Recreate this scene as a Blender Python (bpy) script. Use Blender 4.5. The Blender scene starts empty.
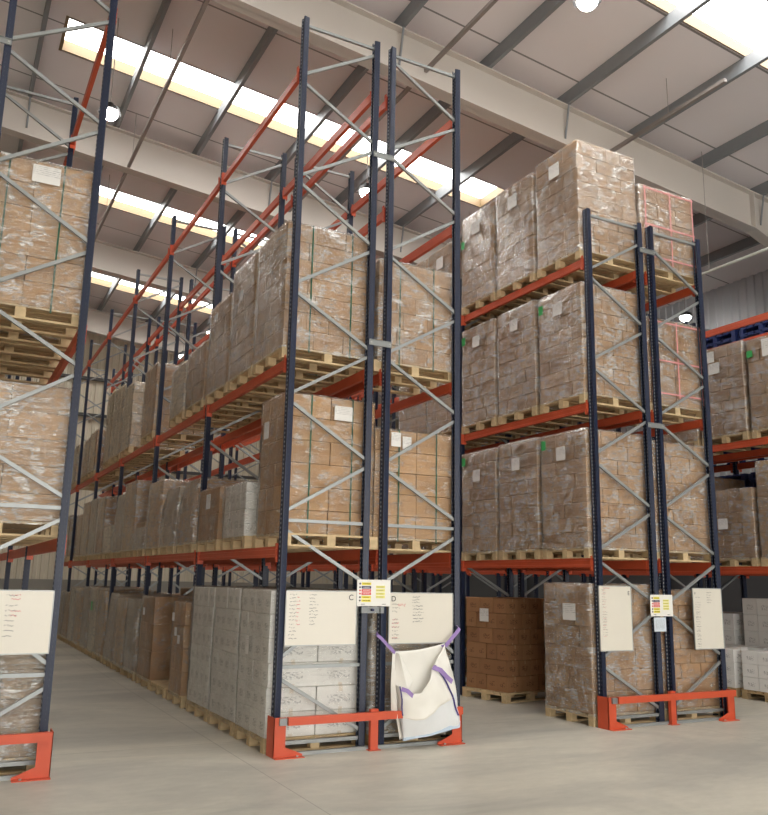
import bpy, math, random
from mathutils import Vector, Matrix, noise
random.seed(7)
PI = math.pi
SC = bpy.context.scene
COL = SC.collection

# ------------------------------------------------------------------ materials
def srgb(r, g, b):
    def f(c):
        c /= 255.0
        return c / 12.92 if c <= .04045 else ((c + .055) / 1.055) ** 2.4
    return (f(r), f(g), f(b), 1)

def new_mat(name):
    m = bpy.data.materials.new(name); m.use_nodes = True
    nt = m.node_tree; nt.nodes.clear()
    out = nt.nodes.new('ShaderNodeOutputMaterial')
    return m, nt, out

def N(nt, t, **kw):
    n = nt.nodes.new(t)
    for k, v in kw.items():
        if k in n.inputs: n.inputs[k].default_value = v
        else: setattr(n, k, v)
    return n

def math_(nt, op, a, b=None, c=None):
    n = nt.nodes.new('ShaderNodeMath'); n.operation = op
    for i, v in enumerate((a, b, c)):
        if v is None: continue
        if isinstance(v, (int, float)): n.inputs[i].default_value = v
        else: nt.links.new(v, n.inputs[i])
    return n.outputs[0]

def mixc(nt, fac, a, b, mode='MIX'):
    n = nt.nodes.new('ShaderNodeMix'); n.data_type = 'RGBA'; n.blend_type = mode
    for s, v in ((0, fac), (6, a), (7, b)):
        if isinstance(v, (int, float, tuple)): n.inputs[s].default_value = v
        else: nt.links.new(v, n.inputs[s])
    return n.outputs[2]

def simple(name, col, rough=.5, metal=0.0, var=0.06, scale=6.0, bump=0.0):
    m, nt, out = new_mat(name)
    p = N(nt, 'ShaderNodeBsdfPrincipled', Roughness=rough, Metallic=metal)
    tc = N(nt, 'ShaderNodeTexCoord')
    nz = N(nt, 'ShaderNodeTexNoise', Scale=scale, Detail=5.0)
    nt.links.new(tc.outputs['Object'], nz.inputs['Vector'])
    dark = tuple(c * (1 - var * 2.5) for c in col[:3]) + (1,)
    lite = tuple(min(1, c * (1 + var * 2.5)) for c in col[:3]) + (1,)
    nt.links.new(mixc(nt, nz.outputs['Fac'], dark, lite), p.inputs['Base Color'])
    if bump:
        b = N(nt, 'ShaderNodeBump', Strength=bump, Distance=.01)
        nt.links.new(nz.outputs['Fac'], b.inputs['Height']); nt.links.new(b.outputs[0], p.inputs['Normal'])
    nt.links.new(p.outputs[0], out.inputs[0])
    return m

def emit(name, col, s):
    m, nt, out = new_mat(name)
    e = N(nt, 'ShaderNodeEmission', Color=col, Strength=s)
    nt.links.new(e.outputs[0], out.inputs[0]); return m

def carton_mat(name, c1, c2, printc, pr=.5):
    m, nt, out = new_mat(name)
    p = N(nt, 'ShaderNodeBsdfPrincipled', Roughness=.78)
    oi = N(nt, 'ShaderNodeObjectInfo'); tc = N(nt, 'ShaderNodeTexCoord')
    base = mixc(nt, oi.outputs['Random'], c1, c2)
    nz = N(nt, 'ShaderNodeTexNoise', Scale=9.0, Detail=6.0)
    nt.links.new(tc.outputs['Object'], nz.inputs['Vector'])
    base = mixc(nt, math_(nt, 'MULTIPLY', nz.outputs['Fac'], .16), base, tuple(c * .55 for c in c1[:3]) + (1,))
    sp = N(nt, 'ShaderNodeSeparateXYZ'); nt.links.new(tc.outputs['Generated'], sp.inputs[0])
    gx, gy, gz = sp.outputs
    def band(v, a, b):
        return math_(nt, 'MULTIPLY', math_(nt, 'GREATER_THAN', v, a), math_(nt, 'LESS_THAN', v, b))
    # printed block on the carton sides: rows of dark marks
    r1 = band(gz, .30, .62)
    r2 = math_(nt, 'MAXIMUM', math_(nt, 'MULTIPLY', band(gx, .22, .7), math_(nt, 'MAXIMUM', math_(nt, 'LESS_THAN', gy, .01), math_(nt, 'GREATER_THAN', gy, .99))),
               math_(nt, 'MULTIPLY', band(gy, .22, .7), math_(nt, 'MAXIMUM', math_(nt, 'LESS_THAN', gx, .01), math_(nt, 'GREATER_THAN', gx, .99))))
    n2 = N(nt, 'ShaderNodeTexNoise', Scale=38.0, Detail=2.0)
    mp = N(nt, 'ShaderNodeMapping'); mp.inputs['Scale'].default_value = (1, 1, 2.4)
    nt.links.new(tc.outputs['Object'], mp.inputs[0]); nt.links.new(mp.outputs[0], n2.inputs['Vector'])
    n2f = math_(nt, 'GREATER_THAN', n2.outputs['Fac'], .53)
    pm = math_(nt, 'MULTIPLY', math_(nt, 'MULTIPLY', r1, r2), math_(nt, 'MULTIPLY', n2f, pr))
    base = mixc(nt, pm, base, printc)
    # closing tape along the middle of the top and down the ends
    tape = math_(nt, 'MULTIPLY', band(gx, .46, .54), math_(nt, 'MAXIMUM', math_(nt, 'GREATER_THAN', gz, .75), math_(nt, 'LESS_THAN', gz, .12)))
    base = mixc(nt, math_(nt, 'MULTIPLY', tape, .35), base, srgb(205, 180, 140))
    nt.links.new(base, p.inputs['Base Color'])
    nt.links.new(p.outputs[0], out.inputs[0]); return m

def wrap_mat(name, milk, glint_streak, gl, rg, tint=(0.92, .91, .87, 1)):
    m, nt, out = new_mat(name)
    tc = N(nt, 'ShaderNodeTexCoord'); oi = N(nt, 'ShaderNodeObjectInfo')
    off = N(nt, 'ShaderNodeVectorMath', operation='ADD')
    nt.links.new(tc.outputs['Object'], off.inputs[0])
    cx = N(nt, 'ShaderNodeCombineXYZ'); r = math_(nt, 'MULTIPLY', oi.outputs['Random'], 60.0)
    for i in range(3): nt.links.new(r, cx.inputs[i])
    nt.links.new(cx.outputs[0], off.inputs[1])
    mp = N(nt, 'ShaderNodeMapping'); mp.inputs['Scale'].default_value = (2.2, 2.2, 17); mp.inputs['Rotation'].default_value = (.14, .16, 0)
    nt.links.new(off.outputs[0], mp.inputs[0])
    n1 = N(nt, 'ShaderNodeTexNoise', Scale=1.6, Detail=6.0, Roughness=.62, Distortion=.6)
    nt.links.new(mp.outputs[0], n1.inputs['Vector'])
    n2 = N(nt, 'ShaderNodeTexNoise', Scale=5.0, Detail=4.0, Distortion=1.2)
    nt.links.new(off.outputs[0], n2.inputs['Vector'])
    h = math_(nt, 'ADD', n1.outputs['Fac'], math_(nt, 'MULTIPLY', n2.outputs['Fac'], .7))
    b = N(nt, 'ShaderNodeBump', Strength=.9, Distance=.035)
    nt.links.new(h, b.inputs['Height'])
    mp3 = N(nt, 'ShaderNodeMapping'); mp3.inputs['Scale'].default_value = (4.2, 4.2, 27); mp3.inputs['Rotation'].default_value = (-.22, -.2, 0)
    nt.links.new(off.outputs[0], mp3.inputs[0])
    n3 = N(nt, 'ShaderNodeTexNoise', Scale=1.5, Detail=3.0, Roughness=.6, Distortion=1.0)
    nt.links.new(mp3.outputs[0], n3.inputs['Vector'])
    glint_ridge = math_(nt, 'POWER', math_(nt, 'SUBTRACT', 1.0, math_(nt, 'ABSOLUTE', math_(nt, 'MULTIPLY', math_(nt, 'SUBTRACT', n3.outputs['Fac'], .5), 4.0))), 6.0)  # whitish film folds, with their glints painted as thin diffuse lines
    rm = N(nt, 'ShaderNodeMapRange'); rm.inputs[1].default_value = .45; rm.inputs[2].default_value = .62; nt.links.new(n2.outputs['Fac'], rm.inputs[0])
    glint_ridge = math_(nt, 'MULTIPLY', glint_ridge, math_(nt, 'MULTIPLY', math_(nt, 'MAXIMUM', rm.outputs[0], .15), rg))
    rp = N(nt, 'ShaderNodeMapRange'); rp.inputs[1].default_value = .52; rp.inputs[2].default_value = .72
    rp.inputs[3].default_value = milk; rp.inputs[4].default_value = glint_streak  # film milkiness, rising to white streaks painted in as glints
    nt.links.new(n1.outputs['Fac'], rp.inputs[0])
    t = N(nt, 'ShaderNodeBsdfTransparent', Color=(.97, .97, .96, 1))
    d = N(nt, 'ShaderNodeBsdfDiffuse', Color=tint)
    g = N(nt, 'ShaderNodeBsdfGlossy', Color=(1, 1, .98, 1), Roughness=.17)
    nt.links.new(b.outputs[0], g.inputs['Normal']); nt.links.new(b.outputs[0], d.inputs['Normal'])
    m1 = N(nt, 'ShaderNodeMixShader'); nt.links.new(math_(nt, 'MINIMUM', math_(nt, 'ADD', rp.outputs[0], glint_ridge), .9), m1.inputs[0])
    nt.links.new(t.outputs[0], m1.inputs[1]); nt.links.new(d.outputs[0], m1.inputs[2])
    fr = N(nt, 'ShaderNodeFresnel', IOR=1.55); nt.links.new(b.outputs[0], fr.inputs['Normal'])
    m2 = N(nt, 'ShaderNodeMixShader'); nt.links.new(math_(nt, 'ADD', math_(nt, 'MULTIPLY_ADD', fr.outputs[0], .6, gl), math_(nt, 'MULTIPLY', glint_ridge, .5)), m2.inputs[0])
    nt.links.new(m1.outputs[0], m2.inputs[1]); nt.links.new(g.outputs[0], m2.inputs[2])
    nt.links.new(m2.outputs[0], out.inputs[0])
    return m

def post_mat():
    m, nt, out = new_mat('navy_post_paint')
    p = N(nt, 'ShaderNodeBsdfPrincipled', Roughness=.42)
    tc = N(nt, 'ShaderNodeTexCoord'); sp = N(nt, 'ShaderNodeSeparateXYZ')
    nt.links.new(tc.outputs['Object'], sp.inputs[0]); x, y, z = sp.outputs
    fz = math_(nt, 'FRACT', math_(nt, 'MULTIPLY', z, 20.0))
    inz = math_(nt, 'MULTIPLY', math_(nt, 'GREATER_THAN', fz, .28), math_(nt, 'LESS_THAN', fz, .72))
    ay = math_(nt, 'ABSOLUTE', y)
    c1 = math_(nt, 'LESS_THAN', math_(nt, 'ABSOLUTE', math_(nt, 'SUBTRACT', ay, .023)), .006)
    c2 = math_(nt, 'MULTIPLY', math_(nt, 'GREATER_THAN', ay, .047), math_(nt, 'LESS_THAN', math_(nt, 'ABSOLUTE', x), .006))
    hole = math_(nt, 'MULTIPLY', inz, math_(nt, 'MAXIMUM', c1, c2))
    nz = N(nt, 'ShaderNodeTexNoise', Scale=3.0, Detail=4.0); nt.links.new(tc.outputs['Object'], nz.inputs['Vector'])
    b = mixc(nt, nz.outputs['Fac'], srgb(16, 25, 48), srgb(27, 39, 67))
    nt.links.new(mixc(nt, math_(nt, 'MULTIPLY', hole, .8), b, srgb(150, 155, 160)), p.inputs['Base Color'])
    nt.links.new(p.outputs[0], out.inputs[0]); return m

def floor_mat():
    m, nt, out = new_mat('power_floated_concrete')
    p = N(nt, 'ShaderNodeBsdfPrincipled'); tc = N(nt, 'ShaderNodeTexCoord')
    n1 = N(nt, 'ShaderNodeTexNoise', Scale=.35, Detail=6.0, Roughness=.6, Distortion=.8)
    mp = N(nt, 'ShaderNodeMapping'); mp.inputs['Scale'].default_value = (1.0, 2.1, 1); mp.inputs['Rotation'].default_value = (0, 0, .5)
    nt.links.new(tc.outputs['Object'], mp.inputs[0]); nt.links.new(mp.outputs[0], n1.inputs['Vector'])
    n2 = N(nt, 'ShaderNodeTexNoise', Scale=5.0, Detail=8.0, Roughness=.7)
    nt.links.new(mp.outputs[0], n2.inputs['Vector'])
    n3 = N(nt, 'ShaderNodeTexNoise', Scale=60.0, Detail=3.0); nt.links.new(tc.outputs['Object'], n3.inputs['Vector'])
    r = N(nt, 'ShaderNodeValToRGB'); r.color_ramp.elements[0].position = .34; r.color_ramp.elements[1].position = .68
    r.color_ramp.elements[0].color = srgb(168, 166, 158); r.color_ramp.elements[1].color = srgb(222, 216, 200)
    nt.links.new(n1.outputs['Fac'], r.inputs[0])
    c = mixc(nt, math_(nt, 'MULTIPLY', n2.outputs['Fac'], .45), r.outputs[0], srgb(150, 146, 136))
    c = mixc(nt, math_(nt, 'MULTIPLY', n3.outputs['Fac'], .12), c, srgb(220, 215, 200))
    # saw cuts in the slab
    sp = N(nt, 'ShaderNodeSeparateXYZ'); nt.links.new(tc.outputs['Object'], sp.inputs[0])
    def joint(v, per, o, w):
        f = math_(nt, 'FRACT', math_(nt, 'MULTIPLY', math_(nt, 'ADD', v, o), 1 / per))
        return math_(nt, 'LESS_THAN', math_(nt, 'ABSOLUTE', math_(nt, 'SUBTRACT', f, .5)), w / per)
    j = math_(nt, 'MAXIMUM', joint(sp.outputs[0], 6.0, .1, .005), joint(sp.outputs[1], 6.6, 0.5, .005))
    c = mixc(nt, math_(nt, 'MULTIPLY', j, .5), c, srgb(105, 100, 92))
    nt.links.new(c, p.inputs['Base Color'])
    rr = N(nt, 'ShaderNodeMapRange'); rr.inputs[3].default_value = .34; rr.inputs[4].default_value = .6
    nt.links.new(n2.outputs['Fac'], rr.inputs[0]); nt.links.new(rr.outputs[0], p.inputs['Roughness'])
    nt.links.new(p.outputs[0], out.inputs[0]); return m

def ceil_mat():
    m, nt, out = new_mat('roof_liner_sheet')
    p = N(nt, 'ShaderNodeBsdfPrincipled', Roughness=.55); tc = N(nt, 'ShaderNodeTexCoord')
    sp = N(nt, 'ShaderNodeSeparateXYZ'); nt.links.new(tc.outputs['Object'], sp.inputs[0])
    f = math_(nt, 'FRACT', math_(nt, 'MULTIPLY', math_(nt, 'ADD', sp.outputs[1], .0), 1 / 2.05))
    j = math_(nt, 'LESS_THAN', f, .018)
    nz = N(nt, 'ShaderNodeTexNoise', Scale=.8, Detail=3.0); nt.links.new(tc.outputs['Object'], nz.inputs['Vector'])
    c = mixc(nt, nz.outputs['Fac'], srgb(228, 223, 224), srgb(236, 230, 232))
    nt.links.new(mixc(nt, math_(nt, 'MULTIPLY', j, .75), c, srgb(70, 66, 66)), p.inputs['Base Color'])
    nt.links.new(p.outputs[0], out.inputs[0]); return m

def corr_mat(name, c1, period=.2):
    m, nt, out = new_mat(name)
    p = N(nt, 'ShaderNodeBsdfPrincipled', Roughness=.5)
    tc = N(nt, 'ShaderNodeTexCoord'); nz = N(nt, 'ShaderNodeTexNoise', Scale=1.0, Detail=3.0)
    nt.links.new(tc.outputs['Object'], nz.inputs['Vector'])
    nt.links.new(mixc(nt, nz.outputs['Fac'], c1, tuple(c * .88 for c in c1[:3]) + (1,)), p.inputs['Base Color'])
    nt.links.new(p.outputs[0], out.inputs[0]); return m

def label_mat():
    m, nt, out = new_mat('printed_label_paper')
    p = N(nt, 'ShaderNodeBsdfPrincipled', Roughness=.6); tc = N(nt, 'ShaderNodeTexCoord')
    sp = N(nt, 'ShaderNodeSeparateXYZ'); nt.links.new(tc.outputs['Generated'], sp.inputs[0])
    f = math_(nt, 'FRACT', math_(nt, 'MULTIPLY', sp.outputs[2], 9.0))
    l = math_(nt, 'MULTIPLY', math_(nt, 'LESS_THAN', f, .35), math_(nt, 'GREATER_THAN', sp.outputs[2], .45))
    nz = N(nt, 'ShaderNodeTexNoise', Scale=60.0, Detail=2.0); nt.links.new(tc.outputs['Object'], nz.inputs['Vector'])
    l = math_(nt, 'MULTIPLY', l, math_(nt, 'GREATER_THAN', nz.outputs['Fac'], .5))
    nt.links.new(mixc(nt, math_(nt, 'MULTIPLY', l, .55), srgb(232, 230, 226), srgb(60, 60, 66)), p.inputs['Base Color'])
    nt.links.new(p.outputs[0], out.inputs[0]); return m

M = {}
M['post'] = post_mat()
M['navy'] = simple('navy_paint', srgb(24, 36, 62), .45)
M['beam'] = simple('orange_beam_paint', srgb(206, 90, 58), .42, var=.05)
M['guard'] = simple('orange_guard_paint', srgb(206, 84, 52), .4, var=.05)
M['zinc'] = simple('galvanised_brace', srgb(156, 160, 160), .38, .35, var=.05)
M['bolt'] = simple('zinc_bolt', srgb(190, 190, 186), .35, .7)
M['wood'] = simple('pallet_pine', srgb(206, 182, 142), .75, var=.13, scale=9, bump=.2)
M['wood_dark'] = simple('weathered_pallet_pine', srgb(176, 150, 112), .8, var=.13, scale=9, bump=.2)
M['brown'] = carton_mat('brown_carton', srgb(196, 156, 112), srgb(172, 134, 94), srgb(90, 62, 42))
M['tan'] = carton_mat('tan_carton', srgb(208, 168, 122), srgb(186, 148, 106), srgb(110, 80, 56), .35)
M['red_brown'] = carton_mat('red_brown_carton', srgb(168, 124, 86), srgb(148, 106, 72), srgb(80, 50, 34), .7)
M['grey_brown'] = carton_mat('grey_brown_carton', srgb(182, 158, 130), srgb(156, 134, 110), srgb(90, 76, 62), .4)
M['cream'] = carton_mat('cream_carton', srgb(222, 204, 176), srgb(206, 186, 156), srgb(130, 116, 100), .3)
M['white'] = carton_mat('white_carton', srgb(246, 245, 242), srgb(238, 237, 234), srgb(90, 90, 96), .45)
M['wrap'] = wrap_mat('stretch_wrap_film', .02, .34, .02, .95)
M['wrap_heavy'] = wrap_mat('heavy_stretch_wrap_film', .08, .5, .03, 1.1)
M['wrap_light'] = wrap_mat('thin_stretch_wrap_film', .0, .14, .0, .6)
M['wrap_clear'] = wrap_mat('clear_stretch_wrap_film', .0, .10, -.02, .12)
M['label'] = label_mat()
M['green'] = simple('green_strapping', srgb(38, 92, 66), .4)
M['greenlabel'] = simple('green_label_paper', srgb(60, 170, 90), .6)
M['redtape'] = simple('red_and_white_tape', srgb(222, 150, 148), .5, var=.15, scale=40)
M['board'] = simple('whiteboard_enamel', srgb(228, 223, 210), .3, var=.01)
M['frame'] = simple('aluminium_frame', srgb(176, 178, 176), .4, .4)
M['ink'] = simple('black_marker_ink', srgb(44, 44, 50), .6)
M['red'] = simple('red_marker_ink', srgb(206, 70, 66), .6)
M['greyink'] = simple('faded_marker_ink', srgb(120, 116, 112), .6)
M['sign'] = simple('white_sign_plastic', srgb(240, 238, 232), .4, var=.01)
M['yellow'] = simple('sign_yellow', srgb(238, 222, 60), .5, var=.02)
M['paleyellow'] = simple('sign_pale_yellow', srgb(238, 232, 130), .5, var=.03, scale=40)
M['signred'] = simple('sign_red', srgb(224, 66, 66), .5, var=.02)
M['signnavy'] = simple('sign_navy', srgb(34, 34, 80), .5, var=.02)
M['bag'] = simple('woven_white_polypropylene', srgb(240, 238, 230), .6, var=.02, scale=3, bump=.3)
M['bagblue'] = simple('bluish_bag_hem', srgb(196, 214, 232), .6, var=.03)
M['bagpale'] = simple('pale_bluish_bag_cloth', srgb(233, 236, 238), .6, var=.02, scale=3, bump=.3)
M['purple'] = simple('purple_webbing', srgb(156, 130, 190), .6)
M['purpledark'] = simple('dark_purple_webbing', srgb(74, 66, 130), .6)
M['blue'] = simple('blue_plastic', srgb(36, 54, 112), .5)
M['floor'] = floor_mat()
M['ceil'] = ceil_mat()
M['rafter'] = simple('rafter_primer_paint', srgb(200, 193, 186), .55, var=.02, scale=1)
M['purlin'] = simple('galvanised_purlin', srgb(138, 142, 146), .5, .2, var=.03)
M['wallc'] = corr_mat('cream_wall_sheet', srgb(222, 212, 192))
M['walld'] = corr_mat('dark_wall_sheet', srgb(96, 98, 100))
M['wallg'] = corr_mat('grey_wall_sheet', srgb(190, 193, 198))
M['concrete'] = simple('wall_concrete', srgb(150, 146, 138), .8, var=.05, scale=1)
M['tray'] = simple('lighting_trunking', srgb(150, 142, 138), .5, .2)
M['lamp_body'] = simple('lamp_housing', srgb(60, 60, 62), .5, .3)
M['lamp'] = emit('lamp_lens', (1, .97, .9, 1), 70)
M['sky'] = emit('daylight_rooflight', (1.0, .985, .95, 1), 11)
M['front_fill'] = emit('added_front_fill_panel', (1.0, .98, .94, 1), 9)  # glow of the added fill panels on the front wall
M['kerb'] = simple('rooflight_kerb', srgb(120, 100, 72), .6, var=.01)
M['black'] = simple('black_rubber', srgb(30, 30, 32), .7)
M['steel'] = simple('grey_steel', srgb(140, 142, 142), .4, .5)
M['bluegrey'] = simple('blue_paper', srgb(214, 224, 234), .6)
M['pipe'] = simple('pale_pipe', srgb(214, 216, 210), .4, .1)
M['darkpipe'] = simple('dark_rail', srgb(70, 68, 66), .5)

# ------------------------------------------------------------------ mesh helpers
class MB:
    def __init__(s): s.v = []; s.f = []
    def box(s, x0, x1, y0, y1, z0, z1):
        b = len(s.v)
        s.v += [(x, y, z) for z in (z0, z1) for y in (y0, y1) for x in (x0, x1)]
        for q in ((0, 2, 3, 1), (4, 5, 7, 6), (0, 1, 5, 4), (2, 6, 7, 3), (0, 4, 6, 2), (1, 3, 7, 5)):
            s.f.append(tuple(b + i for i in q))
        return s
    def prism(s, prof, a, b, axis='z'):
        # prof: closed 2D outline (ccw), extruded between a and b along axis
        n = len(prof); o = len(s.v)
        for t in (a, b):
            for p in prof:
                s.v.append({'z': (p[0], p[1], t), 'x': (t, p[0], p[1]), 'y': (p[0], t, p[1])}[axis])
        for i in range(n):
            j = (i + 1) % n
            s.f.append((o + i, o + j, o + n + j, o + n + i))
        s.f.append(tuple(o + i for i in reversed(range(n)))); s.f.append(tuple(o + n + i for i in range(n)))
        return s
    def tube(s, p0, p1, r, n=10, r1=None):
        p0 = Vector(p0); p1 = Vector(p1); d = (p1 - p0).normalized()
        a = d.orthogonal().normalized(); b = d.cross(a); o = len(s.v); r1 = r if r1 is None else r1
        for p, q in ((p0, r), (p1, r1)):
            for i in range(n):
                t = 2 * PI * i / n; s.v.append(tuple(p + (a * math.cos(t) + b * math.sin(t)) * q))
        for i in range(n):
            j = (i + 1) % n; s.f.append((o + i, o + j, o + n + j, o + n + i))
        s.f.append(tuple(o + i for i in reversed(range(n)))); s.f.append(tuple(o + n + i for i in range(n)))
        return s
    def mesh(s, name, mat):
        me = bpy.data.meshes.new(name); me.from_pydata(s.v, [], s.f); me.update()
        me.materials.append(mat); return me
    def build(s, name, mat, parent=None, loc=(0, 0, 0), smooth=False):
        me = s.mesh(name, mat)
        if smooth:
            for p in me.polygons: p.use_smooth = True
        return link(name, me, parent, loc)

def link(name, me, parent=None, loc=(0, 0, 0), rot=None):
    o = bpy.data.objects.new(name, me); COL.objects.link(o)
    o.location = loc
    if rot: o.rotation_euler = rot
    if parent: o.parent = parent
    return o

def thing(name, label, cat, loc=(0, 0, 0), group=None):
    o = bpy.data.objects.new(name, None); COL.objects.link(o); o.location = loc; o.empty_display_size = .1
    o['label'] = label; o['category'] = cat
    if group: o['group'] = group
    return o

def struct(o): o['kind'] = 'structure'; return o

# ------------------------------------------------------------------ layout numbers (metres)
D = 8.57            # front frames stand on this line
BAY = 3.3
Z1, Z2, Z25, Z3 = 2.13, 4.254, 6.375, 7.93
WF = .983

# ------------------------------------------------------------------ the hall
struct(MB().box(-14, 18, -14, 31.2, -.2, 0).build('floor', M['floor']))
def rz(x, z0): return z0 - .1 * x
def slab(name, mat, x0, x1, y0, y1, zlo, zhi):
    return MB().prism([(x0, rz(x0, zlo)), (x1, rz(x1, zlo)), (x1, rz(x1, zhi)), (x0, rz(x0, zhi))], y0, y1, 'y').build(name, mat)
# ceiling in strips with the rooflights set between them
SKY = [26.9, 20.75, 14.65, 7.65, 1.5, -4.7, -10.9]
XW = 17.9
edges = sorted(SKY); y = -14.2; k = 1
mb = MB()
def cstrip(x0, x1, y0, y1):
    o = [(x0, rz(x0, 11.5)), (x1, rz(x1, 11.5)), (x1, rz(x1, 11.6)), (x0, rz(x0, 11.6))]
    mb.prism(o, y0, y1, 'y')
for c in edges:
    xe = 12.6 if c < 9 else 10.4
    cstrip(-14, XW + .1, y, c - .52); cstrip(-14, .95, c - .52, c + .52)
    cstrip(xe, XW + .1, c - .52, c + .52)
    s = slab('window_%d' % k, M['sky'], .95, xe, c - .56, c + .56, 11.72, 11.75); struct(s)
    kb = MB()
    for (ya, yb) in ((c - .56, c - .50), (c + .50, c + .56)):
        kb.prism([(.95, rz(.95, 11.5)), (xe, rz(xe, 11.5)), (xe, rz(xe, 11.72)), (.95, rz(.95, 11.72))], ya, yb, 'y')
    kb.box(.91, .97, c - .56, c + .56, rz(.95, 11.5), rz(.95, 11.75)); kb.box(xe - .02, xe + .04, c - .56, c + .56, rz(xe, 11.5), rz(xe, 11.75))
    kb = kb.build('window_frame', M['kerb'], s); k += 1
    y = c + .52
cstrip(-14, XW + .1, y, 31.4)
struct(mb.build('ceiling', M['ceil']))
# purlins, rafters, eaves brackets
tn = 1
def trim(o):
    global tn
    o.name = 'trim_%d' % tn; tn += 1; struct(o); return o
for i in range(-8, 9):
    x = 4.03 + 1.605 * 1.09 * i * .985
    if x < -13 or x > 17.4: continue
    z = rz(x, 11.5); w = .035
    prof = [(x - w, z - .25), (x + w, z - .25), (x + w, z - .235), (x - w + .012, z - .235), (x - w + .012, z - .012), (x + w, z - .012), (x + w, z), (x - w, z)]
    trim(MB().prism(prof, -14, 31, 'y').build('trim_1', M['purlin']))
def rafter(yc):
    hb = lambda x: rz(x, 10.42); ht = lambda x: rz(x, 11.24)
    m = MB()
    xs = 14.1; xe = 17.5
    zb0 = hb(xs); zb1 = zb0 - .36 * (xe - xs)
    def strip(x0, zlo0, x1, zlo1, zhi0, zhi1, y0, y1): m.prism([(x0, zlo0), (x1, zlo1), (x1, zhi1), (x0, zhi0)], y0, y1, 'y')
    strip(-14, hb(-14), xs, zb0, ht(-14), ht(xs), yc - .012, yc + .012)
    strip(xs, zb0, xe, zb1, ht(xs), ht(xe), yc - .012, yc + .012)
    strip(-14, hb(-14), xs, zb0, hb(-14) + .025, zb0 + .025, yc - .13, yc + .13)
    strip(xs, zb0, xe, zb1, zb0 + .025, zb1 + .025, yc - .13, yc + .13)
    strip(-14, ht(-14) - .025, xe, ht(xe) - .025, ht(-14), ht(xe), yc - .13, yc + .13)
    m.box(xs - .012, xs + .012, yc - .12, yc + .12, zb0, ht(xs))
    trim(m.build('trim_1', M['rafter']))
    c = MB(); zt = ht(17.5)
    c.box(17.2, 17.225, yc - .13, yc + .13, 0, zt - .9).box(17.6, 17.625, yc - .13, yc + .13, 0, zt).box(17.2, 17.6, yc - .01, yc + .01, 0, zt - .7)
    trim(c.build('trim_1', M['purlin']))
for yc in (-7.8, -1.6, 4.55, 10.72, 16.9, 23.2, 29.4): rafter(yc)
# fly braces between purlin and rafter
m = MB()
for yc in (4.55, 10.72, 16.9, 23.2):
    for i in (-2, 1, 3, 6):
        x = 4.03 + 1.605 * 1.09 * i * .985
        m.tube((x, yc - .02, rz(x, 10.62)), (x, yc - .14, rz(x, 11.24)), .02, 6)
trim(m.build('trim_1', M['purlin']))
# walls
def corr_wall(name, mat, axis, pos, a0, a1, z0, z1, side, per=.25, dep=.035):
    pts = []; n = int((a1 - a0) / per)
    for i in range(n):
        u = a0 + i * per
        pts += [(u, 0), (u + per * .35, 0), (u + per * .45, dep), (u + per * .9, dep)]
    pts.append((a1, 0))
    mb = MB()
    for z in (z0, z1):
        for u, d in pts:
            mb.v.append((u, pos + side * d, z) if axis == 'x' else (pos + side * d, u, z))
    for z in (z0, z1):
        for u, d in pts:
            mb.v.append((u, pos - side * .1, z) if axis == 'x' else (pos - side * .1, u, z))
    k = len(pts)
    for i in range(k - 1):
        mb.f.append((i, i + 1, k + i + 1, k + i)); mb.f.append((2 * k + i + 1, 2 * k + i, 3 * k + i, 3 * k + i + 1))
    return struct(mb.build(name, mat))
corr_wall('wall_back', M['wallc'], 'x', 31.15, -14, 18, 1.6, 13.0, -1)
trim(MB().box(-14, 18, 30.95, 31.2, 0, 1.6).build('trim_1', M['concrete']))
corr_wall('wall_right', M['wallg'], 'y', 17.85, -14, 31.2, 2.6, 10.2, -1)
trim(MB().box(17.75, 17.95, -14, 31.2, 0, 2.6).build('trim_1', M['walld']))
struct(MB().box(-14.2, -14, -14, 31.2, 0, 13).build('wall_left', M['wallc']))
struct(MB().box(-14.2, 18, -14.2, -14, 0, 13).build('wall_front', M['wallc']))
for i, x in enumerate((-9, -2.5, 4, 10.5)):
    struct(MB().box(x, x + 4.4, -13.99, -13.97, .05, 4.8).build('window_%d' % (k + i), M['front_fill']))  # added glowing panels: front fill for load ends
m = MB()
for z in (7.42, 8.76, 5.6): m.box(-14, 17.5, 30.9, 31.05, z - .05, z + .05)
trim(m.build('trim_1', M['darkpipe']))

def trunking(x, z, y0, y1, label):
    t = thing('lighting_trunking', label, 'cable trunking', (x, y0, z), 'cable trunking under the roof')
    MB().box(-.03, .03, 0, y1 - y0, -.03, .03).build('channel', M['tray'], t)
    yy = 1.2
    while y0 + yy < y1:
        MB().tube((0, yy, .03), (0, yy, rz(x, 11.5) - z), .006, 5).build('hanger_wire', M['tray'], t); yy += 3.1
trunking(2.6, 10.2, 9.0, 21.6, 'thin grey lighting trunking hung over the aisle left of rack C')
trunking(6.25, 10.1, 7.0, 22, 'thin grey lighting trunking hung over the aisle right of rack D')
trunking(10.3, 9.75, 8.1, 22, 'thin grey lighting trunking hung over rack F at upper right')
t = thing('ceiling_pipe', 'bright pale horizontal pipe hung right of rack F near the roof', 'pipe', (12.5, 8.0, 7.73))
MB().tube((0, 0, 0), (0, 12, 0), .028, 10).build('tube', M['pipe'], t)
for yy in (2.5, 6, 9.5): MB().tube((0, yy, .02), (0, yy, rz(12.5, 11.5) - 7.73), .006, 5).build('hanger_wire', M['tray'], t)

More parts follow.
